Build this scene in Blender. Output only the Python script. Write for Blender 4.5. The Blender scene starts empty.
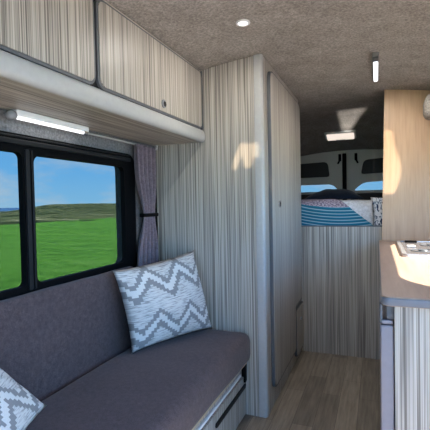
import bpy, bmesh, math, random
from mathutils import Vector, Matrix, noise
from mathutils.geometry import tessellate_polygon
random.seed(7)
SC = bpy.context.scene
COL = SC.collection
PI = math.pi

# ------------------------------------------------------------------ node helpers
def new_mat(name):
    m = bpy.data.materials.new(name); m.use_nodes = True
    nt = m.node_tree
    for n in list(nt.nodes): nt.nodes.remove(n)
    out = nt.nodes.new('ShaderNodeOutputMaterial')
    return m, nt, out
def N(nt, typ, inputs=None, **props):
    n = nt.nodes.new(typ)
    for k, v in props.items(): setattr(n, k, v)
    if inputs:
        for k, v in inputs.items():
            if isinstance(v, bpy.types.NodeSocket): nt.links.new(v, n.inputs[k])
            else: n.inputs[k].default_value = v
    return n
def M_(nt, op, a, b=0.0, c=0.0):
    return N(nt, 'ShaderNodeMath', {0: a, 1: b, 2: c}, operation=op).outputs[0]
def ramp(nt, fac, stops, interp='LINEAR'):
    r = nt.nodes.new('ShaderNodeValToRGB'); r.color_ramp.interpolation = interp
    e = r.color_ramp.elements
    while len(e) < len(stops): e.new(0.5)
    for el, (p, c) in zip(e, stops):
        el.position = p; el.color = (c[0], c[1], c[2], 1)
    nt.links.new(fac, r.inputs[0]); return r.outputs[0]
def mix(nt, fac, a, b, mode='MIX'):
    n = nt.nodes.new('ShaderNodeMix'); n.data_type = 'RGBA'; n.blend_type = mode
    for sock, v in ((n.inputs[0], fac), (n.inputs[6], a), (n.inputs[7], b)):
        if isinstance(v, bpy.types.NodeSocket): nt.links.new(v, sock)
        elif isinstance(v, tuple): sock.default_value = (v[0], v[1], v[2], 1)
        else: sock.default_value = v
    return n.outputs[2]
def coords(nt, scale, kind='Object', loc=(0, 0, 0)):
    tc = nt.nodes.new('ShaderNodeTexCoord')
    mp = N(nt, 'ShaderNodeMapping', {0: tc.outputs[kind], 3: scale, 1: loc})
    return mp.outputs[0]
def principled(nt, out, color, rough=0.5, metal=0.0, spec=0.5, bump=None, bump_s=0.2, bump_d=0.01, **extra):
    b = nt.nodes.new('ShaderNodeBsdfPrincipled')
    for k, v in (('Base Color', color), ('Roughness', rough), ('Metallic', metal), ('Specular IOR Level', spec)):
        if isinstance(v, bpy.types.NodeSocket): nt.links.new(v, b.inputs[k])
        elif isinstance(v, tuple): b.inputs[k].default_value = (v[0], v[1], v[2], 1)
        else: b.inputs[k].default_value = v
    for k, v in extra.items(): b.inputs[k].default_value = v
    if bump is not None:
        bp = N(nt, 'ShaderNodeBump', {'Strength': bump_s, 'Distance': bump_d, 'Height': bump})
        nt.links.new(bp.outputs[0], b.inputs['Normal'])
    nt.links.new(b.outputs[0], out.inputs[0]); return b
def plain(name, color, rough=0.5, metal=0.0, spec=0.5):
    m, nt, out = new_mat(name)
    nz = N(nt, 'ShaderNodeTexNoise', {'Vector': coords(nt, (60, 60, 60)), 'Scale': 1.0, 'Detail': 2.0})
    c = mix(nt, nz.outputs[0], tuple(x*0.93 for x in color), tuple(min(1, x*1.07) for x in color))
    principled(nt, out, c, rough, metal, spec); return m
def emit(name, color, s):
    m, nt, out = new_mat(name)
    e = N(nt, 'ShaderNodeEmission', {0: (*color, 1), 1: s}); nt.links.new(e.outputs[0], out.inputs[0]); return m
def glass(name, tint, refl=0.06):
    m, nt, out = new_mat(name)
    t = N(nt, 'ShaderNodeBsdfTransparent', {0: (*tint, 1)})
    g = N(nt, 'ShaderNodeBsdfGlossy', {'Color': (1, 1, 1, 1), 'Roughness': 0.02})
    f = N(nt, 'ShaderNodeLayerWeight', {0: 0.25})
    k = M_(nt, 'MULTIPLY', f.outputs[0], refl * 4)
    mx = N(nt, 'ShaderNodeMixShader', {0: k, 1: t.outputs[0], 2: g.outputs[0]})
    nt.links.new(mx.outputs[0], out.inputs[0]); return m

def stripe(name, sc, light, mid, dark, rough=0.42):
    """fine-line grey laminate; sc = noise scale per axis (small along the grain)."""
    m, nt, out = new_mat(name)
    v = coords(nt, sc)
    n1 = N(nt, 'ShaderNodeTexNoise', {'Vector': v, 'Scale': 1.0, 'Detail': 2.5, 'Roughness': 0.6})
    v2 = coords(nt, tuple(s * 1.35 for s in sc), loc=(3.1, 7.7, 1.3))
    n2 = N(nt, 'ShaderNodeTexNoise', {'Vector': v2, 'Scale': 1.0, 'Detail': 1.0})
    v3 = coords(nt, tuple(s * 0.14 for s in sc), loc=(1.1, 2.7, 5.3))
    n3 = N(nt, 'ShaderNodeTexNoise', {'Vector': v3, 'Scale': 1.0, 'Detail': 1.0})
    a = ramp(nt, n1.outputs[0], [(0.36, dark), (0.45, mid), (0.53, light), (0.66, tuple(x * 1.08 for x in light))])
    lines = ramp(nt, n2.outputs[0], [(0.36, (0.30, 0.29, 0.285)), (0.45, (0.80, 0.80, 0.80)), (0.53, (1.04, 1.04, 1.04))])
    tone = ramp(nt, n3.outputs[0], [(0.3, (0.88, 0.88, 0.89)), (0.7, (1.04, 1.04, 1.04))])
    c = mix(nt, 0.85, a, lines, 'MULTIPLY')
    c = mix(nt, 1.0, c, tone, 'MULTIPLY')
    principled(nt, out, c, rough, 0, 0.35, n2.outputs[0], 0.12, 0.001); return m

def wood(name, sc, a, b, rough=0.4):
    m, nt, out = new_mat(name)
    n1 = N(nt, 'ShaderNodeTexNoise', {'Vector': coords(nt, sc), 'Scale': 1.0, 'Detail': 5.0, 'Roughness': 0.6, 'Distortion': 0.4})
    n2 = N(nt, 'ShaderNodeTexNoise', {'Vector': coords(nt, tuple(s * 5 for s in sc)), 'Scale': 1.0, 'Detail': 2.0})
    c = ramp(nt, n1.outputs[0], [(0.3, b), (0.5, tuple((x + y) / 2 for x, y in zip(a, b))), (0.68, a)])
    c = mix(nt, 0.35, c, ramp(nt, n2.outputs[0], [(0.35, (0.75, 0.72, 0.7)), (0.55, (1, 1, 1))]), 'MULTIPLY')
    principled(nt, out, c, rough, 0, 0.4, n2.outputs[0], 0.05, 0.001); return m

def carpet(name, base):
    m, nt, out = new_mat(name)
    n1 = N(nt, 'ShaderNodeTexNoise', {'Vector': coords(nt, (95, 95, 95)), 'Scale': 1.0, 'Detail': 4.0, 'Roughness': 0.75})
    n2 = N(nt, 'ShaderNodeTexNoise', {'Vector': coords(nt, (9, 9, 9)), 'Scale': 1.0, 'Detail': 3.0})
    c = ramp(nt, n1.outputs[0], [(0.3, tuple(x * 0.55 for x in base)), (0.5, base), (0.70, tuple(x * 1.55 for x in base))])
    c = mix(nt, 1.0, c, ramp(nt, n2.outputs[0], [(0.3, (0.85, 0.85, 0.85)), (0.7, (1.1, 1.1, 1.1))]), 'MULTIPLY')
    principled(nt, out, c, 0.95, 0, 0.1, n1.outputs[0], 0.35, 0.003); return m

def fabric(name, base, weave=380.0, contrast=0.35, sheen=0.3):
    m, nt, out = new_mat(name)
    n1 = N(nt, 'ShaderNodeTexNoise', {'Vector': coords(nt, (weave, weave, weave)), 'Scale': 1.0, 'Detail': 2.0})
    n2 = N(nt, 'ShaderNodeTexNoise', {'Vector': coords(nt, (55, 55, 55)), 'Scale': 1.0, 'Detail': 4.0, 'Roughness': 0.7})
    c = ramp(nt, n1.outputs[0], [(0.3, tuple(x * (1 - contrast) for x in base)), (0.7, tuple(x * (1 + contrast) for x in base))])
    c = mix(nt, 1.0, c, ramp(nt, n2.outputs[0], [(0.32, (0.78, 0.78, 0.78)), (0.68, (1.2, 1.2, 1.2))]), 'MULTIPLY')
    principled(nt, out, c, 0.9, 0, 0.15, n2.outputs[0], 0.15, 0.003, **{'Sheen Weight': sheen, 'Sheen Roughness': 0.5}); return m

def zigzag(name):
    """pale slub cotton with stepped grey chevrons (UV)."""
    m, nt, out = new_mat(name)
    tc = nt.nodes.new('ShaderNodeTexCoord')
    sx = N(nt, 'ShaderNodeSeparateXYZ', {0: tc.outputs['UV']})
    u, v = sx.outputs[0], sx.outputs[1]
    Nn = 34.0
    uq = M_(nt, 'DIVIDE', M_(nt, 'FLOOR', M_(nt, 'MULTIPLY', u, Nn)), Nn)
    vq = M_(nt, 'DIVIDE', M_(nt, 'FLOOR', M_(nt, 'MULTIPLY', v, Nn * 1.0)), Nn)
    tri = M_(nt, 'PINGPONG', M_(nt, 'ADD', M_(nt, 'MULTIPLY', uq, 2.6), 0.80), 0.5)      # 0..0.5
    d = M_(nt, 'SUBTRACT', vq, M_(nt, 'MULTIPLY', tri, 0.46))
    d = M_(nt, 'FRACT', M_(nt, 'ADD', M_(nt, 'DIVIDE', d, 0.54), 0.06))
    # bands inside one repeat
    grey1 = M_(nt, 'MULTIPLY', M_(nt, 'GREATER_THAN', d, 0.05), M_(nt, 'LESS_THAN', d, 0.20))
    white = M_(nt, 'MULTIPLY', M_(nt, 'GREATER_THAN', d, 0.20), M_(nt, 'LESS_THAN', d, 0.36))
    grey2 = M_(nt, 'MULTIPLY', M_(nt, 'GREATER_THAN', d, 0.36), M_(nt, 'LESS_THAN', d, 0.49))
    g = M_(nt, 'ADD', grey1, grey2)
    st = N(nt, 'ShaderNodeTexNoise', {'Vector': coords(nt, (9, 75, 1), 'UV'), 'Scale': 1.0, 'Detail': 2.0, 'Roughness': 0.6})
    base = ramp(nt, st.outputs[0], [(0.36, (0.26, 0.25, 0.25)), (0.46, (0.46, 0.44, 0.42)), (0.55, (0.56, 0.535, 0.51))])
    c = mix(nt, g, base, (0.23, 0.222, 0.222))
    c = mix(nt, white, c, (0.58, 0.56, 0.535))
    n2 = N(nt, 'ShaderNodeTexNoise', {'Vector': coords(nt, (160, 160, 160), 'UV'), 'Scale': 1.0, 'Detail': 2.0})
    c = mix(nt, 1.0, c, ramp(nt, n2.outputs[0], [(0.3, (0.86, 0.86, 0.86)), (0.7, (1.1, 1.1, 1.1))]), 'MULTIPLY')
    principled(nt, out, c, 0.9, 0, 0.1, n2.outputs[0], 0.2, 0.002); return m

def arcs(name):
    """woven throw: teal and white arcs with a mauve speckled border along the top (UV)."""
    m, nt, out = new_mat(name)
    tc = nt.nodes.new('ShaderNodeTexCoord')
    sx = N(nt, 'ShaderNodeSeparateXYZ', {0: tc.outputs['UV']})
    u, v = sx.outputs[0], sx.outputs[1]           # u along x (m), v along the drape (m)
    du = M_(nt, 'SUBTRACT', u, 0.30)
    curve = M_(nt, 'MULTIPLY', M_(nt, 'MULTIPLY', du, du), 0.36)
    lin = M_(nt, 'MULTIPLY', du, 0.0)
    w = M_(nt, 'SUBTRACT', v, M_(nt, 'ADD', curve, lin))
    s = M_(nt, 'FRACT', M_(nt, 'MULTIPLY', w, 42.0))
    tcol = ramp(nt, s, [(0.0, (0.012, 0.10, 0.17)), (0.64, (0.016, 0.15, 0.24)), (0.72, (0.26, 0.38, 0.45)), (0.92, (0.28, 0.40, 0.46)), (0.98, (0.012, 0.10, 0.17))])
    sp = N(nt, 'ShaderNodeTexNoise', {'Vector': coords(nt, (70, 150, 1), 'UV'), 'Scale': 1.0, 'Detail': 3.0})
    border = ramp(nt, sp.outputs[0], [(0.4, (0.10, 0.08, 0.13)), (0.6, (0.42, 0.36, 0.42))])
    k = M_(nt, 'GREATER_THAN', M_(nt, 'SUBTRACT', v, M_(nt, 'MULTIPLY', curve, 0.8)), 0.162)
    c = mix(nt, k, tcol, border)
    principled(nt, out, c, 0.95, 0, 0.1, sp.outputs[0], 0.2, 0.003); return m

def leafy(name):
    m, nt, out = new_mat(name)
    vo = N(nt, 'ShaderNodeTexNoise', {'Vector': coords(nt, (60, 60, 30)), 'Scale': 1.0, 'Detail': 1.5, 'Distortion': 1.5})
    c = ramp(nt, vo.outputs[0], [(0.44, (0.03, 0.05, 0.10)), (0.5, (0.5, 0.52, 0.56))])
    principled(nt, out, c, 0.9, 0, 0.1); return m

def planks(name):
    m, nt, out = new_mat(name)
    tc = nt.nodes.new('ShaderNodeTexCoord')
    mp = N(nt, 'ShaderNodeMapping', {0: tc.outputs['Object'], 2: (0, 0, PI / 2), 3: (1, 1, 1)})
    br = N(nt, 'ShaderNodeTexBrick', {'Vector': mp.outputs[0], 'Color1': (0.262, 0.226, 0.184, 1), 'Color2': (0.165, 0.142, 0.117, 1), 'Mortar': (0.09, 0.074, 0.062, 1),
        'Scale': 1.0, 'Mortar Size': 0.0012, 'Bias': 0.0, 'Brick Width': 0.62, 'Row Height': 0.105}, offset=0.37)
    n1 = N(nt, 'ShaderNodeTexNoise', {'Vector': coords(nt, (55, 4, 1)), 'Scale': 1.0, 'Detail': 4.0, 'Roughness': 0.65})
    c = mix(nt, 1.0, br.outputs[0], ramp(nt, n1.outputs[0], [(0.3, (0.68, 0.66, 0.64)), (0.7, (1.3, 1.3, 1.28))]), 'MULTIPLY')
    principled(nt, out, c, 0.45, 0, 0.4, n1.outputs[0], 0.06, 0.002); return m

def grass_mat(name):
    m, nt, out = new_mat(name)
    n1 = N(nt, 'ShaderNodeTexNoise', {'Vector': coords(nt, (2.2, 3.4, 3)), 'Scale': 1.0, 'Detail': 8.0, 'Roughness': 0.9})
    n2 = N(nt, 'ShaderNodeTexNoise', {'Vector': coords(nt, (0.45, 1.3, 0.5)), 'Scale': 1.0, 'Detail': 6.0, 'Roughness': 0.75})
    c = ramp(nt, n1.outputs[0], [(0.32, (0.045, 0.14, 0.012)), (0.5, (0.11, 0.34, 0.035)), (0.68, (0.25, 0.50, 0.10))])
    c = mix(nt, 1.0, c, ramp(nt, n2.outputs[0], [(0.34, (0.62, 0.70, 0.6)), (0.5, (0.95, 0.95, 0.95)), (0.66, (1.5, 1.2, 1.7))]), 'MULTIPLY')
    principled(nt, out, c, 0.9, 0, 0.1, n1.outputs[0], 0.8, 0.08); return m

def heath_mat(name):
    m, nt, out = new_mat(name)
    n1 = N(nt, 'ShaderNodeTexNoise', {'Vector': coords(nt, (0.035, 0.20, 0.6)), 'Scale': 1.0, 'Detail': 8.0, 'Roughness': 0.75})
    c = ramp(nt, n1.outputs[0], [(0.40, (0.02, 0.032, 0.012)), (0.48, (0.075, 0.105, 0.04)), (0.56, (0.17, 0.20, 0.085)), (0.66, (0.50, 0.46, 0.30))])
    principled(nt, out, c, 0.95, 0, 0.05, n1.outputs[0], 0.8, 0.5); return m

MT = {}
MT['stripe_v'] = stripe('grey_striped_laminate_upright', (210, 210, 1.0), (0.425, 0.388, 0.336), (0.355, 0.322, 0.282), (0.25, 0.226, 0.20))
MT['stripe_y'] = stripe('grey_striped_laminate_lengthwise', (190, 1.1, 190), (0.43, 0.39, 0.335), (0.35, 0.315, 0.27), (0.24, 0.212, 0.185))
MT['oak'] = wood('pale_oak_laminate', (16, 16, 1.1), (0.56, 0.38, 0.245), (0.46, 0.30, 0.185))
MT['walnut'] = wood('brown_wood_worktop', (18, 1.1, 18), (0.38, 0.265, 0.20), (0.28, 0.19, 0.14), 0.38)
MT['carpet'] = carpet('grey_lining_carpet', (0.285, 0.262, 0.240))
MT['carpet_shaded'] = carpet('shaded_lining_carpet', (0.135, 0.132, 0.135))  # same carpet as the ceiling, colour darkened in place of shade
MT['sofa'] = fabric('charcoal_upholstery', (0.070, 0.050, 0.052), 380.0, 0.35, 0.12)
MT['curtain'] = fabric('mauve_curtain_cloth', (0.15, 0.115, 0.135), 200, 0.2)
MT['navy'] = fabric('navy_cloth', (0.022, 0.035, 0.065))
MT['white_cloth'] = fabric('white_duvet_cloth', (0.50, 0.51, 0.55), 200, 0.12)
MT['zig'] = zigzag('zigzag_cotton')
MT['arcs'] = arcs('teal_arc_weave')
MT['leafy'] = leafy('leaf_print_cotton')
MT['floor'] = planks('wood_plank_vinyl')
MT['grass'] = grass_mat('meadow_grass')
MT['heath'] = heath_mat('heath_scrub')
MT['bounce_pale'] = carpet('pale_bounce_surface', (0.33, 0.31, 0.29))  # pale surface added to bounce neutral daylight into the van
MT['sea'] = plain('sea_water', (0.03, 0.12, 0.30), 0.4)
MT['silver'] = plain('brushed_silver_profile', (0.36, 0.355, 0.345), 0.5, 0.0, 0.4)
MT['edge'] = plain('slate_edging', (0.075, 0.08, 0.09), 0.5)
MT['seam'] = plain('dark_edging', (0.006, 0.006, 0.007), 0.6, 0.0, 0.25)
MT['edge_blue'] = plain('blue_grey_edging', (0.15, 0.155, 0.175), 0.4)
MT['black'] = plain('black_plastic', (0.002, 0.002, 0.0025), 0.6, 0.0, 0.06)
MT['fridge'] = plain('fridge_lilac_grey', (0.19, 0.18, 0.205), 0.45)
MT['chrome'] = plain('chrome', (0.7, 0.7, 0.7), 0.25, 1.0)
MT['steel'] = plain('brushed_steel', (0.62, 0.62, 0.64), 0.32, 0.9)
MT['hob_glass'] = plain('grey_hob_glass', (0.085, 0.078, 0.082), 0.25, 0.0, 0.5)
MT['grey_plastic'] = plain('grey_plastic', (0.20, 0.20, 0.20), 0.5)
MT['white_plastic'] = plain('white_plastic', (0.7, 0.7, 0.7), 0.4)
MT['van_paint'] = plain('grey_van_steel', (0.58, 0.55, 0.49), 0.5)
MT['dark_panel'] = plain('black_blind_panel', (0.012, 0.012, 0.013), 0.6)
MT['ply'] = wood('plywood', (3, 3, 12), (0.45, 0.33, 0.2), (0.36, 0.26, 0.15))
MT['tint'] = glass('tinted_window_glass', (0.272, 0.292, 0.30), 0.004)
MT['clear'] = glass('clear_window_glass', (0.9, 0.92, 0.92), 0.05)
MT['led'] = emit('cool_led', (0.93, 0.97, 1.0), 0.9)
MT['led_warm'] = emit('warm_dome_light', (1.0, 0.87, 0.76), 0.36)

# ------------------------------------------------------------------ mesh helpers
def link(name, bm, mat, parent=None, smooth=None, loc=None):
    bmesh.ops.recalc_face_normals(bm, faces=bm.faces)
    me = bpy.data.meshes.new(name); bm.to_mesh(me); bm.free()
    o = bpy.data.objects.new(name, me); COL.objects.link(o)
    if mat is not None: me.materials.append(MT[mat] if isinstance(mat, str) else mat)
    if smooth is not None:
        for p in me.polygons: p.use_smooth = True
        if smooth: me.set_sharp_from_angle(angle=math.radians(smooth))
    if parent is not None:
        # shapes are written in world coordinates; keep them there
        pl = WORLD[parent.name]
        me.transform(Matrix.Translation(-pl))
        o.parent = parent
        WORLD[o.name] = pl          # children of a part share the thing's origin
    else:
        WORLD[o.name] = Vector((0, 0, 0))
    return o
WORLD = {}
def thing(name, label, cat, loc, group=None, kind=None):
    o = bpy.data.objects.new(name, None); COL.objects.link(o); o.location = loc
    o.empty_display_size = 0.05
    o['label'] = label; o['category'] = cat
    if group: o['group'] = group
    if kind: o['kind'] = kind
    WORLD[o.name] = Vector(loc)
    return o
def tag(o, label, cat, group=None):
    """a thing that is one mesh: move its origin to its base centre and describe it"""
    me = o.data
    xs = [v.co for v in me.vertices]
    c = Vector(((min(v.x for v in xs) + max(v.x for v in xs)) / 2, (min(v.y for v in xs) + max(v.y for v in xs)) / 2, min(v.z for v in xs)))
    me.transform(Matrix.Translation(-c)); o.location = c; WORLD[o.name] = c
    o['label'] = label; o['category'] = cat
    if group: o['group'] = group
    return o
def struct(o): o['kind'] = 'structure'; return o

def box(bm, x0, x1, y0, y1, z0, z1, bev=0.0, seg=2):
    b = bmesh.new()
    bmesh.ops.create_cube(b, size=1)
    for v in b.verts:
        v.co = Vector(((x0 + x1) / 2 + v.co.x * (x1 - x0), (y0 + y1) / 2 + v.co.y * (y1 - y0), (z0 + z1) / 2 + v.co.z * (z1 - z0)))
    if bev: bmesh.ops.bevel(b, geom=list(b.edges), offset=bev, segments=seg, profile=0.5, affect='EDGES')
    merge(bm, b); return bm
def merge(bm, b, mat=None):
    me = bpy.data.meshes.new('tmp'); b.to_mesh(me); b.free()
    if mat is not None: me.transform(mat)
    bm.from_mesh(me); bpy.data.meshes.remove(me)
def B(*a, **k): return box(bmesh.new(), *a, **k)

def prism(bm, pts, axis, a0, a1, bev=0.0):
    """2D polygon extruded along an axis. axis 'x': pts=(y,z); 'y': pts=(x,z); 'z': pts=(x,y)"""
    def P(p, a):
        return {'x': (a, p[0], p[1]), 'y': (p[0], a, p[1]), 'z': (p[0], p[1], a)}[axis]
    b = bmesh.new()
    v0 = [b.verts.new(P(p, a0)) for p in pts]; v1 = [b.verts.new(P(p, a1)) for p in pts]
    n = len(pts)
    caps = [b.faces.new(v0), b.faces.new(list(reversed(v1)))]
    for i in range(n): b.faces.new((v0[i], v0[(i + 1) % n], v1[(i + 1) % n], v1[i]))
    if bev:
        es = [e for f in caps for e in f.edges]
        bmesh.ops.bevel(b, geom=es, offset=bev, segments=2, profile=0.5, affect='EDGES')
    bmesh.ops.recalc_face_normals(b, faces=b.faces)
    bmesh.ops.triangulate(b, faces=[f for f in b.faces if len(f.verts) > 4])
    merge(bm, b); return bm
def rounded(a0, a1, b0, b1, r, seg=6):
    rs = r if isinstance(r, (tuple, list)) else (r, r, r, r)     # corners: (a0,b0),(a1,b0),(a1,b1),(a0,b1)
    out = []
    for (cx, cy, s0, rr) in ((a0, b0, 180, rs[0]), (a1, b0, 270, rs[1]), (a1, b1, 0, rs[2]), (a0, b1, 90, rs[3])):
        if rr <= 0: out.append((cx, cy)); continue
        ox = cx + rr if cx == a0 else cx - rr; oy = cy + rr if cy == b0 else cy - rr
        for k in range(seg + 1):
            t = math.radians(s0 + 90 * k / seg); out.append((ox + rr * math.cos(t), oy + rr * math.sin(t)))
    return out
def round_poly(pts, rs, seg=5):
    out = []; n = len(pts)
    for i, p in enumerate(pts):
        r = rs[i]; p = Vector(p); a = Vector(pts[i - 1]); c = Vector(pts[(i + 1) % n])
        if r <= 0: out.append(tuple(p)); continue
        u = (a - p).normalized(); w = (c - p).normalized()
        for k in range(seg + 1):
            t = k / seg
            q = (p + u * r) * (1 - t) ** 2 + p * 2 * t * (1 - t) + (p + w * r) * t ** 2
            out.append(tuple(q))
    return out
def sheet_holes(outer, holes, axis, a0, a1):
    """a slab with through holes"""
    loops = [outer] + holes
    flat = [p for l in loops for p in l]
    tris = tessellate_polygon([[Vector((p[0], p[1], 0)) for p in l] for l in loops])
    def P(p, a):
        return {'x': (a, p[0], p[1]), 'y': (p[0], a, p[1]), 'z': (p[0], p[1], a)}[axis]
    bm = bmesh.new()
    v0 = [bm.verts.new(P(p, a0)) for p in flat]; v1 = [bm.verts.new(P(p, a1)) for p in flat]
    for t in tris:
        bm.faces.new([v0[i] for i in t]); bm.faces.new([v1[i] for i in reversed(t)])
    k = 0
    for l in loops:
        n = len(l)
        for i in range(n):
            j = (i + 1) % n; bm.faces.new((v0[k + i], v0[k + j], v1[k + j], v1[k + i]))
        k += n
    return bm
def cyl(bm, p0, p1, r0, r1=None, seg=20, caps=True):
    r1 = r0 if r1 is None else r1
    p0, p1 = Vector(p0), Vector(p1); d = p1 - p0
    b = bmesh.new()
    bmesh.ops.create_cone(b, cap_ends=caps, segments=seg, radius1=r0, radius2=r1, depth=d.length)
    q = d.to_track_quat('Z', 'Y').to_matrix().to_4x4()
    merge(bm, b, Matrix.Translation((p0 + p1) / 2) @ q); return bm
def ball(bm, c, r, s=(1, 1, 1)):
    b = bmesh.new(); bmesh.ops.create_uvsphere(b, u_segments=20, v_segments=12, radius=r)
    merge(bm, b, Matrix.Translation(c) @ Matrix.Diagonal((*s, 1))); return bm
def ring(bm, c, axis, R, r, seg=28, sseg=8):
    b = bmesh.new(); rows = []
    for i in range(seg):
        a = 2 * PI * i / seg; rows.append([b.verts.new(((R + r * math.cos(2 * PI * j / sseg)) * math.cos(a), (R + r * math.cos(2 * PI * j / sseg)) * math.sin(a), r * math.sin(2 * PI * j / sseg))) for j in range(sseg)])
    for i in range(seg):
        for j in range(sseg):
            b.faces.new((rows[i][j], rows[(i + 1) % seg][j], rows[(i + 1) % seg][(j + 1) % sseg], rows[i][(j + 1) % sseg]))
    rot = Vector(axis).to_track_quat('Z', 'Y').to_matrix().to_4x4()
    merge(bm, b, Matrix.Translation(c) @ rot); return bm

def cushion_block(x0, x1, y0, y1, z0, z1, r=0.04, wob=0.004, crown=0.0, seed=0, cut=0.04):
    b = bmesh.new()
    bmesh.ops.create_cube(b, size=1)
    for v in b.verts:
        v.co = Vector(((x0 + x1) / 2 + v.co.x * (x1 - x0), (y0 + y1) / 2 + v.co.y * (y1 - y0), (z0 + z1) / 2 + v.co.z * (z1 - z0)))
    bmesh.ops.bevel(b, geom=list(b.edges), offset=r, segments=4, profile=0.5, affect='EDGES')
    for ax, lo, hi in ((0, x0, x1), (1, y0, y1), (2, z0, z1)):
        n = max(1, int((hi - lo - 2 * r) / cut))
        no = Vector((0, 0, 0)); no[ax] = 1
        for k in range(1, n):
            co = Vector((0, 0, 0)); co[ax] = lo + r + (hi - lo - 2 * r) * k / n
            bmesh.ops.bisect_plane(b, geom=b.verts[:] + b.edges[:] + b.faces[:], plane_co=co, plane_no=no)
    b.normal_update()
    for v in b.verts:
        n_ = noise.noise(v.co * 7 + Vector((seed, seed * 2, 0)))
        v.co += v.normal * (n_ * wob)
    return b

def pillow(name, c00, c10, c11, c01, front, back, seed, mat, n=30, pinch=0.07):
    """cushion between four corners (u along the bottom, v up), front = bulge towards the normal"""
    c00, c10, c11, c01 = map(Vector, (c00, c10, c11, c01))
    nrm = ((c10 - c00).cross(c01 - c00)).normalized()
    bm = bmesh.new(); uvl = bm.loops.layers.uv.new('UVMap')
    V = {}
    def pt(u, v, side):
        uu = 0.5 + (u - 0.5) * (1 - pinch * (1 - (2 * v - 1) ** 2) ** 0.7)
        vv = 0.5 + (v - 0.5) * (1 - pinch * (1 - (2 * u - 1) ** 2) ** 0.7)
        p = (c00 * (1 - uu) + c10 * uu) * (1 - vv) + (c01 * (1 - uu) + c11 * uu) * vv
        f = max(0.0, (1 - (2 * u - 1) ** 2) * (1 - (2 * v - 1) ** 2)) ** 0.5
        w = noise.noise(Vector((u * 3.2, v * 3.2, seed))) * 0.22 + noise.noise(Vector((u * 8, v * 8, seed + 5))) * 0.09
        return p + nrm * (front if side else -back) * f * (1 + w)
    for s in (0, 1):
        for i in range(n + 1):
            for j in range(n + 1):
                edge = i in (0, n) or j in (0, n)
                if s and edge: V[s, i, j] = V[0, i, j]
                else: V[s, i, j] = bm.verts.new(pt(i / n, j / n, s))
    for s in (0, 1):
        for i in range(n):
            for j in range(n):
                q = [(i, j), (i + 1, j), (i + 1, j + 1), (i, j + 1)]
                if not s: q.reverse()
                f = bm.faces.new([V[s, a, b] for a, b in q])
                for lp, (a, b) in zip(f.loops, q): lp[uvl].uv = (a / n, b / n)
    return link(name, bm, mat, smooth=0)

def ceil_z(x, y=0.0):
    z = 1.933 - 0.134 * (x + 0.3) ** 2
    if y > 4.2: z -= (y - 4.2) * 0.295
    return z

# ------------------------------------------------------------------ the setting
XL, XR, YF, YB = -1.2, 0.64, -1.0, 5.0
struct(link('floor', B(XL - 0.06, XR + 0.06, YF - 0.06, YB + 0.06, -0.04, 0.0), 'floor'))

bm = bmesh.new(); nx, ny = 24, 40; rows = []
for lay in (0, 1):
    g = []
    for i in range(nx + 1):
        x = XL - 0.06 + (XR - XL + 0.12) * i / nx
        g.append([bm.verts.new((x, y, ceil_z(x, y) + 0.05 * lay)) for y in [YF - 0.06 + (YB - YF + 0.12) * j / ny for j in range(ny + 1)]])
    rows.append(g)
for lay in (0, 1):
    for i in range(nx):
        for j in range(ny):
            bm.faces.new((rows[lay][i][j], rows[lay][i + 1][j], rows[lay][i + 1][j + 1], rows[lay][i][j + 1]))
struct(link('ceiling', bm, 'carpet', smooth=40))

# left wall with the window opening
WY0, WY1, WZ0, WZ1 = 0.30, 1.79, 0.845, 1.375
win = rounded(WY0, WY1, WZ0, WZ1, 0.05)
struct(link('wall_left', sheet_holes([(YF, 0), (YB, 0), (YB, 1.86), (YF, 1.86)], [win], 'x', XL - 0.06, XL), 'carpet_shaded'))
# right wall with the kitchen window and the open side doorway
kwin = rounded(1.40, 2.95, 1.00, 1.50, 0.245, 10)
sdoor = rounded(-0.94, 1.15, 0.02, 1.72, 0.08)
struct(link('wall_right', sheet_holes([(YF, 0), (YB, 0), (YB, 1.86), (YF, 1.86)], [kwin, sdoor], 'x', XR, XR + 0.05), 'carpet'))
w3 = struct(link('window_3', sheet_holes(rounded(1.37, 2.98, 0.97, 1.53, 0.26, 10), [rounded(1.40, 2.95, 1.00, 1.50, 0.245, 10)], 'x', XR - 0.012, XR), 'black'))
link('glass', prism(bmesh.new(), rounded(1.395, 2.955, 0.995, 1.505, 0.24, 8), 'x', XR + 0.02, XR + 0.024), 'clear', w3)
# cab end, unseen: two side openings plus holes added to shape light patches
patch_holes = [
 [(-0.1811, 1.2293), (-0.13, 1.2268), (-0.1305, 1.1909), (-0.1438, 1.1894), (-0.1521, 1.1663), (-0.1713, 1.1648), (-0.1762, 1.1963), (-0.1939, 1.1579), (-0.2048, 1.1638), (-0.2013, 1.1874)],
 [(-0.117, 1.1762), (-0.1123, 1.1645), (-0.092, 1.0828), (-0.0981, 1.0841)],
 [(0.1952, 1.2683), (0.2155, 1.2637), (0.2206, 1.2256), (0.2387, 1.1635), (0.2358, 1.1259), (0.2252, 1.0799), (0.1900, 1.0807)],
 [(0.1154, 0.4623), (0.1719, 0.4659), (0.1417, 0.4019), (0.1247, 0.4063)]]
cab = [rounded(-1.15, -0.27, 0.85, 1.74, 0.1), rounded(0.30, 0.61, 0.85, 1.74, 0.06)]
struct(link('wall_front', sheet_holes([(XL, 0), (XR, 0), (XR, 1.86), (XL, 1.86)], patch_holes + cab, 'y', YF - 0.004, YF), 'carpet'))

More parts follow.
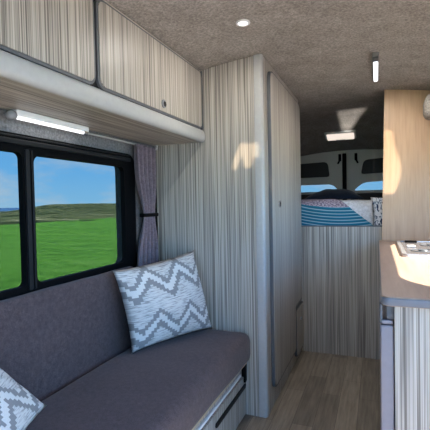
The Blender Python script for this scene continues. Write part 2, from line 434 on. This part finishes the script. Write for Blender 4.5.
# left window
F0, F1, G0, G1 = 0.22, 1.865, 0.80, 1.412
fr = sheet_holes(rounded(F0, F1, G0, G1, 0.06), [rounded(0.30, 1.126, 0.862, 1.345, 0.022), rounded(1.178, 1.765, 0.862, 1.342, 0.030)], 'x', XL - 0.012, XL + 0.012)
w1 = struct(link('window_1', fr, 'black', smooth=30))
bm = bmesh.new()
prism(bm, rounded(1.134, 1.152, 0.845, 1.36, 0.006), 'x', XL + 0.008, XL + 0.020, 0.003)
prism(bm, rounded(1.164, 1.172, 0.845, 1.36, 0.004), 'x', XL + 0.008, XL + 0.016, 0.002)
link('mullion', bm, 'seam', w1)
bm = B(XL + 0.008, XL + 0.022, F0 + 0.05, F1 - 0.05, 1.372, 1.392, 0.004)
box(bm, XL + 0.008, XL + 0.018, F0 + 0.05, F1 - 0.05, 1.398, 1.405, 0.002)
link('blind_rail', bm, 'seam', w1)
link('glass', B(XL - 0.030, XL - 0.026, 0.29, 1.145, 0.85, 1.36), 'tint', w1)
link('glass', B(XL - 0.024, XL - 0.020, 1.165, 1.785, 0.85, 1.36), 'tint', w1)

# rear doors
def rear_door(name, x0, x1, hole, panel, inner_sign):
    outer = [(x0, 0.0), (x1, 0.0)] + [(x1 + (x0 - x1) * k / 10, min(1.80, ceil_z(x1 + (x0 - x1) * k / 10, 4.9) - 0.004)) for k in range(11)]
    d = struct(link(name, sheet_holes(outer, [hole], 'y', 4.90, 4.95), 'van_paint'))
    link('blind_panel', prism(bmesh.new(), panel, 'y', 4.872, 4.90, 0.006), 'dark_panel', d)
    xs = [p[0] for p in hole]; zs = [p[1] for p in hole]
    link('glass', B(min(xs) - 0.02, max(xs) + 0.02, 4.935, 4.94, min(zs) - 0.02, max(zs) + 0.02), 'tint', d)
    # pressed rim around the glazing
    cx = sum(xs) / len(xs); cz = sum(zs) / len(zs)
    big = [(p[0] + (0.022 if p[0] > cx else -0.022), p[1] + (0.022 if p[1] > cz else -0.022)) for p in hole]
    link('window_rim', sheet_holes(big, [hole], 'y', 4.884, 4.90), 'van_paint', d)
    link('lower_trim', B(x0 + 0.06, x1 - 0.06, 4.875, 4.90, 0.15, 1.23, 0.008), 'dark_panel', d)
    lx = x1 - 0.05 if inner_sign > 0 else x0 + 0.12
    bm = B(lx - 0.015, lx + 0.015, 4.865, 4.90, 1.60, 1.68, 0.005)
    cyl(bm, (lx, 4.875, 1.61), (lx - 0.02 * inner_sign, 4.86, 1.57), 0.01)
    link('latch', bm, 'black', d)
    return d
rear_door('door_1', XL + 0.001, -0.340, round_poly([(-1.06, 1.255), (-0.405, 1.262), (-0.47, 1.342), (-1.0, 1.342)], [0.02, 0.02, 0.06, 0.04]),
          round_poly([(-1.06, 1.425), (-0.505, 1.428), (-0.525, 1.60), (-1.0, 1.585)], [0.03, 0.03, 0.05, 0.03]), 1)
rear_door('door_2', -0.336, XR - 0.001, round_poly([(-0.245, 1.262), (0.42, 1.262), (0.36, 1.372), (-0.15, 1.352)], [0.02, 0.02, 0.06, 0.07]),
          round_poly([(-0.165, 1.445), (0.42, 1.455), (0.36, 1.63), (-0.135, 1.60)], [0.03, 0.03, 0.05, 0.05]), -1)
struct(link('trim_2', B(-0.362, -0.318, 4.855, 4.899, 0.2, 1.685, 0.008), 'black'))
# carpeted roof rail on the right
struct(link('trim_1', cushion_block(0.285, XR, 2.86, 3.085, 1.66, 1.815, 0.05, 0.003, cut=0.05), 'carpet', smooth=0))

# ------------------------------------------------------------------ outside
bm = bmesh.new(); g = {}
n = 70
for i in range(n + 1):
    for j in range(n + 1):
        x = -34 + 66 * i / n; y = -40 + 150 * j / n
        g[i, j] = bm.verts.new((x, y, -0.56 + 0.05 * noise.noise(Vector((x * 0.35, y * 0.35, 2))) + 0.02 * noise.noise(Vector((x * 1.1, y * 1.1, 5)))))
for i in range(n):
    for j in range(n): bm.faces.new((g[i, j], g[i + 1, j], g[i + 1, j + 1], g[i, j + 1]))
struct(link('lawn', bm, 'grass', smooth=0))
struct(link('bounce_ground', B(-1.9, 16, -20, 26, -0.60, -0.49), 'bounce_pale'))  # unseen pale slab added to bounce sunlight in through the side doorway
bm = bmesh.new(); g = {}
ni, nj = 60, 130
def sstep(t): t = max(0, min(1, t)); return t * t * (3 - 2 * t)
for i in range(ni + 1):
    for j in range(nj + 1):
        d = 26 * (300 / 26) ** (i / ni)
        t = -0.5 + 3.6 * j / nj                        # y / |x|
        x = -d; y = t * d
        R = math.hypot(x, y)
        k = sstep((d - 26) / 274) ** 0.8
        top = -0.0125 + 0.020 * sstep((t - 0.86) / 0.22)
        zt = 1.15 + top * 300 * 0.92
        z = -0.62 + (zt + 0.62) * k + 0.9 * k * noise.noise(Vector((x * 0.03, y * 0.03, 1))) * 0.6
        z += 0.25 * sstep((d - 26) / 8) * noise.noise(Vector((x * 0.22, y * 0.22, 4))) + 0.10 * sstep((d - 26) / 6) * noise.noise(Vector((x * 0.8, y * 0.8, 9)))
        g[i, j] = bm.verts.new((x, y, z))
for i in range(ni):
    for j in range(nj): bm.faces.new((g[i, j], g[i + 1, j], g[i + 1, j + 1], g[i, j + 1]))
struct(link('hill', bm, 'heath', smooth=0))
struct(link('sea', B(-6000, -302, -3000, 6000, -8.2, -8.0), 'sea'))

# ------------------------------------------------------------------ overhead locker
loc_x = -0.89
t = thing('overhead_locker', 'long grey striped overhead locker along the left wall above the window', 'cabinet', (-1.04, 1.2, 1.48))
LY0, LY1 = 0.30, 2.094
prof = [(XL + 0.004, 1.497), (loc_x - 0.012, 1.497), (loc_x - 0.012, ceil_z(loc_x) - 0.004), (-1.0, ceil_z(-1.0) - 0.004), (-1.1, ceil_z(-1.1) - 0.004), (XL + 0.004, ceil_z(XL) - 0.006)]
link('carcass', prism(bmesh.new(), prof, 'y', LY0, LY1), 'stripe_v', t)
link('underside_board', B(XL + 0.004, loc_x - 0.005, LY0, LY1, 1.489, 1.497), 'stripe_y', t)
rail = [(-0.905, 1.489), (-0.895, 1.488), (-0.886, 1.492), (-0.881, 1.500), (-0.879, 1.512), (-0.880, 1.530), (-0.884, 1.545), (-0.890, 1.553), (-0.902, 1.555)]
link('front_rail', prism(bmesh.new(), rail, 'y', LY0, LY1), 'silver', t, smooth=50)
link('top_strip', B(loc_x - 0.012, loc_x - 0.004, LY0, LY1, 1.868, 1.880, 0.001), 'stripe_y', t)
link('end_strip', B(loc_x - 0.012, loc_x + 0.004, 2.083, LY1, 1.556, 1.875, 0.002), 'edge', t)
for (a, b) in ((0.33, 1.158), (1.190, 2.078)):
    d = link('door', prism(bmesh.new(), rounded(a, b, 1.566, 1.862, 0.028), 'x', loc_x - 0.010, loc_x + 0.004, 0.002), 'stripe_v', t)
    link('edging', prism(bmesh.new(), rounded(a - 0.010, b + 0.010, 1.556, 1.870, 0.036), 'x', loc_x - 0.0115, loc_x + 0.0005, 0.001), 'edge', d)
    if a > 1:
        bm = cyl(bmesh.new(), (loc_x + 0.003, 1.640, 1.600), (loc_x + 0.008, 1.640, 1.600), 0.019)
        lk = link('lock', bm, 'edge_blue', d, smooth=40)
        link('finger_hole', cyl(bmesh.new(), (loc_x + 0.0075, 1.646, 1.600), (loc_x + 0.009, 1.646, 1.600), 0.012), 'seam', lk)
link('seam_strip', B(loc_x - 0.0118, loc_x - 0.0105, 1.150, 1.200, 1.558, 1.866), 'seam', t)

# strip light under the locker
t = thing('strip_light', 'white tube strip light fixed under the overhead locker above the window', 'lamp', (-1.165, 1.25, 1.489))
bm = B(-1.182, -1.150, 1.075, 1.455, 1.466, 1.489, 0.004)
link('housing', bm, 'white_plastic', t)
bm = bmesh.new(); cyl(bm, (-1.163, 1.088, 1.464), (-1.163, 1.425, 1.464), 0.0085, seg=16)
link('tube', bm, 'led', t, smooth=40)
bm = ball(bmesh.new(), (-1.163, 1.062, 1.466), 0.018, (1, 1.1, 1))
link('switch_end', bm, 'grey_plastic', t, smooth=0)
link('end_clip', cyl(bmesh.new(), (-1.163, 1.425, 1.464), (-1.163, 1.452, 1.464), 0.013, 0.011), 'chrome', t, smooth=40)

# curtain and its rail
bm = cyl(bmesh.new(), (-1.178, 1.46, 1.468), (-1.178, 2.085, 1.468), 0.0045, seg=10)
for y in (1.47, 2.08): box(bm, -1.186, -1.170, y - 0.006, y + 0.006, 1.461, 1.489, 0.002)
tag(link('curtain_rail', bm, 'silver', smooth=40), 'thin pale curtain rail running from the strip light to the wardrobe panel', 'curtain rail')
t = thing('curtain', 'mauve grey curtain gathered beside the window by a dark strap', 'curtain', (-1.165, 1.94, 0.80))
def curtain_sheet(y_fn0, y_fn1, folds, amp, z0, z1, x0, thick, nu=90, nv=44):
    bm = bmesh.new(); G = {}
    for s in (0, 1):
        for i in range(nu + 1):
            for j in range(nv + 1):
                u, v = i / nu, j / nv; z = z0 + (z1 - z0) * v
                pin = math.exp(-((z - 1.093) / 0.10) ** 2)
                y = y_fn0(z) * (1 - u) + y_fn1(z) * u
                x = x0 + amp * (1 - 0.55 * pin) * math.sin(u * folds * 2 * PI + 0.9 * math.sin(v * 2.3)) + 0.003 * noise.noise(Vector((u * 9, v * 3, 1))) + s * thick
                G[s, i, j] = bm.verts.new((x, y, z))
    for s in (0, 1):
        for i in range(nu):
            for j in range(nv): bm.faces.new((G[s, i, j], G[s, i + 1, j], G[s, i + 1, j + 1], G[s, i, j + 1]))
    for i in range(nu):
        for j in (0, nv): bm.faces.new((G[0, i, j], G[0, i + 1, j], G[1, i + 1, j], G[1, i, j]))
    for j in range(nv):
        for i in (0, nu): bm.faces.new((G[0, i, j], G[0, i, j + 1], G[1, i, j + 1], G[1, i, j]))
    return bm
yl = lambda z: 1.828 + 0.065 * math.exp(-((z - 1.093) / 0.14) ** 2)
yr = lambda z: 2.022 - 0.010 * math.exp(-((z - 1.093) / 0.14) ** 2)
link('cloth', curtain_sheet(yl, yr, 4.5, 0.020, 0.80, 1.466, -1.163, 0.002), 'curtain', t, smooth=0)
link('dark_strip', curtain_sheet(lambda z: 2.022, lambda z: 2.052, 0.5, 0.006, 0.80, 1.44, -1.166, 0.004, 8, 20), 'black', t, smooth=0)  # narrow black strip beside the curtain
bm = B(-1.180, -1.143, 1.885, 2.030, 1.084, 1.103, 0.004)
link('tie_band', bm, 'black', t)

# ------------------------------------------------------------------ wardrobe
WX, WY, WB = -0.552, 2.098, 3.166
t = thing('wardrobe', 'tall grey striped wardrobe reaching the ceiling with a silver corner post', 'wardrobe', (-0.86, 2.6, 0.0))
top = [(x, ceil_z(x) - 0.003) for x in (-0.580, -0.7, -0.8, -0.9, -1.0, -1.1, XL + 0.004)]
link('side_panel', prism(bmesh.new(), [(XL + 0.004, 0.0), (-0.580, 0.0)] + top, 'y', WY, WY + 0.015), 'stripe_v', t)
cp = rounded(-0.596, WX + 0.001, WY - 0.003, WY + 0.030, (0.003, 0.016, 0.004, 0.003))
link('corner_post', prism(bmesh.new(), cp, 'z', 0.0, ceil_z(WX) - 0.003), 'silver', t, smooth=40)
link('front_panel', B(WX - 0.016, WX, WY + 0.030, WB, 0.0, ceil_z(WX) - 0.003), 'stripe_v', t)
link('back_panel', B(XL + 0.004, WX - 0.016, WB - 0.015, WB, 0.0, 1.80), 'stripe_v', t)
dp = [(2.215, 0.118), (2.845, 0.118), (2.845, 0.425), (3.120, 0.425), (3.120, 1.866), (2.215, 1.866)]
dpe = [(2.203, 0.106), (2.857, 0.106), (2.857, 0.413), (3.132, 0.413), (3.132, 1.874), (2.203, 1.874)]
d = link('door', prism(bmesh.new(), round_poly(dp, [0.05, 0.03, 0.02, 0.03, 0.05, 0.05]), 'x', WX - 0.002, WX + 0.019, 0.002), 'stripe_v', t)
link('edging', prism(bmesh.new(), round_poly(dpe, [0.06, 0.04, 0.015, 0.04, 0.06, 0.06]), 'x', WX - 0.003, WX + 0.0165, 0.001), 'edge', d)
lk = link('lock', cyl(bmesh.new(), (WX + 0.018, 2.375, 1.138), (WX + 0.025, 2.375, 1.138), 0.020), 'chrome', d, smooth=40)
link('finger_hole', cyl(bmesh.new(), (WX + 0.0245, 2.382, 1.138), (WX + 0.026, 2.382, 1.138), 0.013), 'seam', lk)
hp = (2.885, 3.150, 0.055, 0.378)
d = link('hatch', prism(bmesh.new(), rounded(hp[0], hp[1], hp[2], hp[3], 0.02), 'x', WX - 0.002, WX + 0.020, 0.002), 'stripe_v', t)
link('edging', prism(bmesh.new(), rounded(hp[0] - 0.010, hp[1] + 0.010, hp[2] - 0.010, hp[3] + 0.010, 0.025), 'x', WX - 0.003, WX + 0.017, 0.001), 'edge', d)
lk = link('lock', cyl(bmesh.new(), (WX + 0.019, 3.03, 0.287), (WX + 0.025, 3.03, 0.287), 0.014), 'chrome', d, smooth=40)

# ------------------------------------------------------------------ bench seat
BX = -0.68; BY0, BY1 = 0.25, 2.094
t = thing('bench_base', 'grey striped bench base under the dark seat with a slotted grip', 'bench', (-0.94, 1.2, 0.0))
link('front_panel', B(BX - 0.016, BX, BY0, BY1, 0.0, 0.285), 'stripe_v', t)
link('top_board', B(XL + 0.004, BX + 0.02, BY0, BY1, 0.285, 0.299), 'ply', t)
link('back_board', B(XL + 0.004, XL + 0.02, BY0, BY1, 0.0, 0.285), 'ply', t)
link('end_board', B(XL + 0.02, BX - 0.016, BY0, BY0 + 0.016, 0.0, 0.285), 'stripe_v', t)
link('edge_trim', B(BX, BX + 0.008, BY0, 2.03, 0.232, 0.246, 0.002), 'white_plastic', t)
d = link('drawer_front', prism(bmesh.new(), rounded(1.30, 2.088, 0.012, 0.222, 0.012), 'x', BX - 0.002, BX + 0.012, 0.002), 'stripe_v', t)
bm = prism(bmesh.new(), rounded(1.64, 2.080, 0.160, 0.182, 0.0108, 5), 'x', BX + 0.010, BX + 0.018, 0.003)
link('grip', bm, 'seam', d, smooth=40)
bm = prism(bmesh.new(), round_poly([(2.056, 0.190), (2.088, 0.190), (2.090, 0.284), (2.058, 0.284)], [0.006] * 4), 'x', BX, BX + 0.020, 0.003)
link('catch', bm, 'black', t)

tag(link('seat_cushion', cushion_block(-1.145, -0.628, 0.25, 2.092, 0.303, 0.462, 0.045, 0.004, seed=3), 'sofa', smooth=0),
    'long dark charcoal seat cushion lying on the bench base', 'cushion')
tag(link('backrest_cushion', cushion_block(-1.198, -1.151, 0.25, 1.80, 0.300, 0.838, 0.022, 0.003, seed=9), 'sofa', smooth=0),
    'long charcoal backrest cushion standing against the wall below the window', 'cushion')

# scatter cushions
o = pillow('scatter_cushion', (-1.055, 1.590, 0.466), (-0.838, 2.055, 0.468), (-0.950, 2.072, 0.893), (-1.118, 1.548, 0.853), 0.085, 0.018, 1.0, 'zig')
tag(o, 'grey zigzag cushion leaning in the corner against the wardrobe panel', 'cushion', 'zigzag scatter cushions')
o = pillow('scatter_cushion', (-0.83, 0.62, 0.485), (-0.985, 1.00, 0.515), (-1.100, 0.755, 0.845), (-0.945, 0.375, 0.815), 0.05, 0.03, 4.0, 'zig')
tag(o, 'grey zigzag cushion at the near end of the bench, only one corner showing', 'cushion', 'zigzag scatter cushions')

# ------------------------------------------------------------------ bed
t = thing('bed_base', 'raised rear bed base with an upright grey striped front panel', 'bed', (-0.28, 3.9, 0.0))
link('front_panel', B(WX + 0.002, XR - 0.004, 3.150, 3.166, 0.0, 0.962), 'stripe_v', t)
link('top_edge', B(WX + 0.002, XR - 0.004, 3.149, 3.168, 0.958, 0.966, 0.001), 'edge', t)
link('platform', B(XL + 0.004, XR - 0.004, 3.17, 4.84, 0.905, 0.925), 'ply', t)
for x in (XL + 0.03, XR - 0.06): link('support', B(x, x + 0.03, 3.30, 4.75, 0.0, 0.905), 'ply', t)
o = link('duvet', cushion_block(XL + 0.02, XR - 0.03, 3.250, 4.80, 0.926, 1.150, 0.07, 0.012, seed=5, cut=0.05), 'white_cloth', smooth=0)
tag(o, 'white duvet spread over the raised rear bed, mostly under the striped throw', 'duvet')

def drape(name, mat, edge_u, x0, nu=60, nv=36, lift=0.010, seed=2):
    """cloth over the bed's front edge: v runs from the tuck behind the panel up the front and back over the top"""
    bm = bmesh.new(); uvl = bm.loops.layers.uv.new('UVMap'); G = {}; UV = {}
    H = 0.215
    for s in (0, 1):
        for i in range(nu + 1):
            for j in range(nv + 1):
                v = j / nv * 0.62                              # metres along the cloth
                x1 = edge_u(v); x = x0 + (x1 - x0) * i / nu
                r = 0.07
                if v < H - r: y, z = 3.247, 0.935 + v
                elif v < H - r + r * PI / 2:
                    a = (v - (H - r)) / r; y = 3.247 + r * (1 - math.cos(a)); z = 0.935 + H - r + r * math.sin(a)
                else: y = 3.247 + r + (v - (H - r) - r * PI / 2); z = 0.935 + H
                w = 0.007 * noise.noise(Vector((x * 7, v * 9, seed)))
                off = lift + w + (0.004 if s else 0)
                a = max(0, min(PI / 2, (v - (H - r)) / r))
                G[s, i, j] = bm.verts.new((x, y - off * math.cos(a), z + off * math.sin(a)))
                UV[i, j] = (x - WX, v)
    def quad(q, uvq):
        f = bm.faces.new(q)
        for lp, a in zip(f.loops, uvq): lp[uvl].uv = UV[a]
    for s in (0, 1):
        for i in range(nu):
            for j in range(nv):
                q = [(i, j), (i + 1, j), (i + 1, j + 1), (i, j + 1)]
                quad([G[(s, *a)] for a in q], q)
    for j in range(nv):
        for i in (0, nu): quad([G[0, i, j], G[0, i, j + 1], G[1, i, j + 1], G[1, i, j]], [(i, j), (i, j + 1), (i, j + 1), (i, j)])
    for i in range(nu):
        for j in (0, nv): quad([G[0, i, j], G[0, i + 1, j], G[1, i + 1, j], G[1, i, j]], [(i, j), (i + 1, j), (i + 1, j), (i, j)])
    return link(name, bm, mat, smooth=0)
o = drape('striped_throw', 'arcs', lambda v: -0.015 - 1.25 * max(0, v - 0.02) if v < 0.30 else -0.396, XL + 0.04)
tag(o, 'teal throw with curved white stripes draped over the front of the bed', 'blanket')
o = pillow('leaf_print_pillow', (-0.035, 3.196, 0.930), (0.34, 3.196, 0.930), (0.34, 3.212, 1.17), (-0.045, 3.212, 1.172), 0.020, 0.015, 7.0, 'leafy', 18)
tag(o, 'small dark leaf print pillow on the bed beside the oak upright', 'pillow')
o = pillow('navy_pillow', (-0.72, 4.20, 1.165), (-0.10, 4.20, 1.165), (-0.22, 4.55, 1.205), (-0.62, 4.55, 1.205), 0.085, 0.01, 8.0, 'navy', 18)
tag(o, 'dark navy pillow heaped at the far end of the bed under the rear windows', 'pillow')

# ------------------------------------------------------------------ oak upright on the worktop
t = thing('oak_divider', 'tall pale oak upright panel between the worktop and the bed', 'panel', (0.33, 3.118, 0.864))
pts = [(0.034, 0.864), (XR - 0.004, 0.864)] + [(x, ceil_z(x) - 0.003) for x in (XR - 0.004, 0.5, 0.3, 0.15, 0.058)]
link('board', prism(bmesh.new(), pts, 'y', 3.105, 3.122), 'oak', t)
link('edging', prism(bmesh.new(), [(0.030, 0.864), (0.034, 0.864), (0.058, ceil_z(0.058) - 0.003), (0.054, ceil_z(0.054) - 0.003)], 'y', 3.103, 3.124), 'oak', t)

# ------------------------------------------------------------------ kitchen
t = thing('kitchen_unit', 'grey striped kitchen unit on the right under the wooden worktop', 'cabinet', (0.33, 2.2, 0.0))
link('end_panel', B(0.046, XR - 0.004, 1.335, 1.351, 0.0, 0.834), 'stripe_v', t)
link('front_panel', B(0.020, 0.036, 1.862, 3.12, 0.0, 0.834), 'stripe_v', t)
link('back_panel', B(XR - 0.016, XR - 0.004, 1.351, 3.12, 0.0, 0.834), 'ply', t)
link('divider', B(0.036, XR - 0.016, 1.862, 1.877, 0.0, 0.834), 'ply', t)
for a, b in ((1.90, 2.46), (2.50, 3.10)):
    d = link('door', prism(bmesh.new(), rounded(a, b, 0.06, 0.79, 0.03), 'x', 0.010, 0.022, 0.002), 'stripe_v', t)
    link('lock', cyl(bmesh.new(), (0.0092, a + 0.05, 0.72), (0.013, a + 0.05, 0.72), 0.014), 'edge_blue', d, smooth=40)
t = thing('worktop', 'brown wooden worktop with a blue grey edge, lit by a patch of sun', 'worktop', (0.33, 2.2, 0.834))
wp = rounded(0.012, XR - 0.004, 1.312, 3.148, (0.022, 0, 0, 0.004))
link('board', prism(bmesh.new(), wp, 'z', 0.834, 0.862), 'walnut', t)
ep = rounded(0.008, XR - 0.003, 1.308, 3.148, (0.026, 0, 0, 0.004))
link('edging', prism(bmesh.new(), ep, 'z', 0.836, 0.8585, 0.003), 'edge_blue', t, smooth=40)

t = thing('fridge', 'built-in fridge with a lilac grey door under the worktop', 'fridge', (0.3, 1.6, 0.0))
link('cabinet', B(0.060, XR - 0.03, 1.356, 1.855, 0.0, 0.828), 'black', t)
link('door', B(0.006, 0.044, 1.340, 1.852, 0.03, 0.768, 0.005), 'fridge', t)
link('door_top_strip', B(0.010, 0.042, 1.3405, 1.850, 0.772, 0.784, 0.003), 'fridge', t)
link('control_panel', B(0.024, 0.060, 1.345, 1.850, 0.786, 0.832, 0.003), 'edge', t)
link('latch', B(0.004, 0.013, 1.345, 1.375, 0.772, 0.832, 0.003), 'edge', t)

t = thing('hob', 'steel framed cooker hob with a glass lid set in the worktop', 'hob', (0.35, 2.63, 0.862))
fr = sheet_holes(rounded(0.118, 0.56, 2.25, 2.985, 0.03), [rounded(0.138, 0.54, 2.275, 2.965, 0.02)], 'z', 0.8622, 0.876)
link('frame', fr, 'steel', t)
link('glass_lid', prism(bmesh.new(), rounded(0.140, 0.538, 2.277, 2.963, 0.02), 'z', 0.8622, 0.872, 0.002), 'hob_glass', t)
for y in (2.90,):
    link('hinge', B(0.165, 0.235, 2.89, 2.93, 0.872, 0.884, 0.004), 'black', t)
for (x, y) in ((0.23, 2.46), (0.42, 2.46), (0.30, 2.76)):
    bm = ring(bmesh.new(), (x, y, 0.8735), (0, 0, 1), 0.06, 0.002)
    bn = link('burner', bm, 'edge', t, smooth=0)
    link('burner_cap', cyl(bmesh.new(), (x, y, 0.8715), (x, y, 0.878), 0.024, 0.020), 'edge', bn, smooth=40)
link('lid_clip', B(0.160, 0.205, 2.62, 2.66, 0.872, 0.882, 0.004), 'white_plastic', t)

# ------------------------------------------------------------------ ceiling lights
cx, cy = -0.530, 1.712; cz = ceil_z(cx)
t = thing('downlight', 'small round white downlight set in the carpeted ceiling', 'lamp', (cx, cy, cz))
bm = ring(bmesh.new(), (cx, cy, cz - 0.003), (0, 0, 1), 0.026, 0.005)
link('bezel', bm, 'white_plastic', t, smooth=0)
link('lens', cyl(bmesh.new(), (cx, cy, cz + 0.004), (cx, cy, cz - 0.006), 0.023, 0.020, 28), 'led', t, smooth=40)

lz = ceil_z(0.0)
t = thing('bar_light', 'slim bar light on the ceiling near the oak upright', 'lamp', (0.0, 2.56, lz))
link('housing', B(-0.018, 0.016, 2.32, 2.81, lz - 0.022, lz + 0.002, 0.006), 'grey_plastic', t)
link('diffuser', B(-0.013, 0.011, 2.41, 2.79, lz - 0.030, lz - 0.020, 0.006), 'led', t)
link('switch_end', B(-0.016, 0.014, 2.325, 2.392, lz - 0.030, lz - 0.020, 0.006), 'edge', t)

y0 = 4.50; zc = ceil_z(-0.35, y0)
t = thing('dome_light', 'rectangular warm dome light on the dark rear ceiling above the bed', 'lamp', (-0.35, y0, zc))
rot = Matrix.Translation((-0.35, y0, zc)) @ Matrix.Rotation(math.atan(-0.295), 4, 'X')
def tilted(bm): bmesh.ops.transform(bm, matrix=rot, verts=bm.verts); return bm
link('housing', tilted(B(-0.155, 0.155, -0.085, 0.085, -0.022, 0.0, 0.006)), 'white_plastic', t)
link('diffuser', tilted(B(-0.135, 0.135, -0.065, 0.065, -0.036, -0.020, 0.006)), 'led_warm', t)
link('switch', tilted(B(-0.05, 0.05, 0.050, 0.082, -0.045, -0.020, 0.004)), 'grey_plastic', t)

# ------------------------------------------------------------------ light
def lamp(name, typ, loc, energy, color, **k):
    l = bpy.data.lights.new(name, typ); l.energy = energy; l.color = color
    for a, b in k.items(): setattr(l, a, b)
    o = bpy.data.objects.new(name, l); COL.objects.link(o); o.location = loc; return o
def aim(o, d): o.rotation_euler = Vector(d).to_track_quat('-Z', 'Y').to_euler()
s = lamp('sun', 'SUN', (8, -2, 12), 12.0, (1.0, 0.91, 0.78), angle=math.radians(0.6))
aim(s, (-1.0, 0.10, -1.04))
def lamp_light(name, loc, sx_, sy_, e, col, tilt=0.0):
    o = lamp(name, 'AREA', loc, e, col, shape='RECTANGLE', size=sx_, size_y=sy_)
    o.rotation_euler = (tilt, 0, 0); return o
lamp_light('bar_light_lamp', (0.0, 2.60, 1.886), 0.022, 0.36, 2.2, (1.0, 0.94, 0.86))
lamp_light('downlight_lamp', (-0.53, 1.712, 1.915), 0.045, 0.045, 1.2, (1.0, 0.95, 0.88))
lamp_light('strip_light_lamp', (-1.163, 1.25, 1.450), 0.02, 0.33, 0.05, (1.0, 0.97, 0.93))
# added spot outside the cab throwing light patches on wardrobe and oak upright
g = lamp('patch_spot', 'SPOT', (0.30, -4.0, 1.0), 760.0, (1.0, 0.78, 0.52), spot_size=math.radians(9.4), spot_blend=0.05, shadow_soft_size=0.012)
aim(g, (-0.28, 3.0, 0.22))

g2 = lamp('ceiling_patch_spot', 'SPOT', (0.25, -2.5, 0.0), 2000.0, (1.0, 0.95, 0.88), spot_size=math.radians(6.0), spot_blend=0.05, shadow_soft_size=0.008)  # added low spot outside, throws the light patch on the rear ceiling
aim(g2, (-0.105, 1.5, 0.438))

w = bpy.data.worlds.new('sky'); SC.world = w; w.use_nodes = True
nt = w.node_tree
for nn in list(nt.nodes): nt.nodes.remove(nn)
out = nt.nodes.new('ShaderNodeOutputWorld')
tc = nt.nodes.new('ShaderNodeTexCoord')
sx = N(nt, 'ShaderNodeSeparateXYZ', {0: tc.outputs['Generated']})
zz = sx.outputs[2]
skyc = ramp(nt, zz, [(0.0, (0.42, 0.86, 1.25)), (0.08, (0.27, 0.74, 1.30)), (0.25, (0.15, 0.55, 1.20)), (0.55, (0.36, 0.45, 0.78)), (1.0, (0.40, 0.46, 0.74))])
mp = N(nt, 'ShaderNodeMapping', {0: tc.outputs['Generated'], 3: (5.0, 5.0, 16.0), 1: (2.6, 0.4, 1.15)})
cn = N(nt, 'ShaderNodeTexNoise', {'Vector': mp.outputs[0], 'Scale': 1.0, 'Detail': 6.0, 'Roughness': 0.62})
low = ramp(nt, zz, [(0.0, (1, 1, 1)), (0.12, (0.75, 0.75, 0.75)), (0.28, (0.25, 0.25, 0.25))])
cl = ramp(nt, cn.outputs[0], [(0.46, (0, 0, 0)), (0.70, (0.8, 0.8, 0.8))])
f = mix(nt, 1.0, cl, low, 'MULTIPLY')
c = mix(nt, f, skyc, (0.95, 0.97, 1.0))
bg = N(nt, 'ShaderNodeBackground', {0: c, 1: 2.4})
nt.links.new(bg.outputs[0], out.inputs[0])

# ------------------------------------------------------------------ camera
cam = bpy.data.cameras.new('camera'); cam.sensor_width = 36; cam.lens = 36 * 410 / 430; cam.clip_end = 20000; cam.clip_start = 0.02
co = bpy.data.objects.new('camera', cam); COL.objects.link(co)
R = Vector((0.92990201, 0.36726386, -0.01998778)); D = Vector((-0.00805078, -0.03400591, -0.9993892)); Fw = Vector((-0.36771924, 0.92949495, -0.02866541))
m = Matrix((R, -D, -Fw)).transposed().to_4x4(); m.translation = Vector((0, 0, 1.15))
co.matrix_world = m
SC.camera = co
SC.view_settings.view_transform = 'Standard'; SC.view_settings.look = 'None'
SC.view_settings.exposure = 1.42; SC.view_settings.gamma = 1.0; SC.view_settings.use_curve_mapping = False
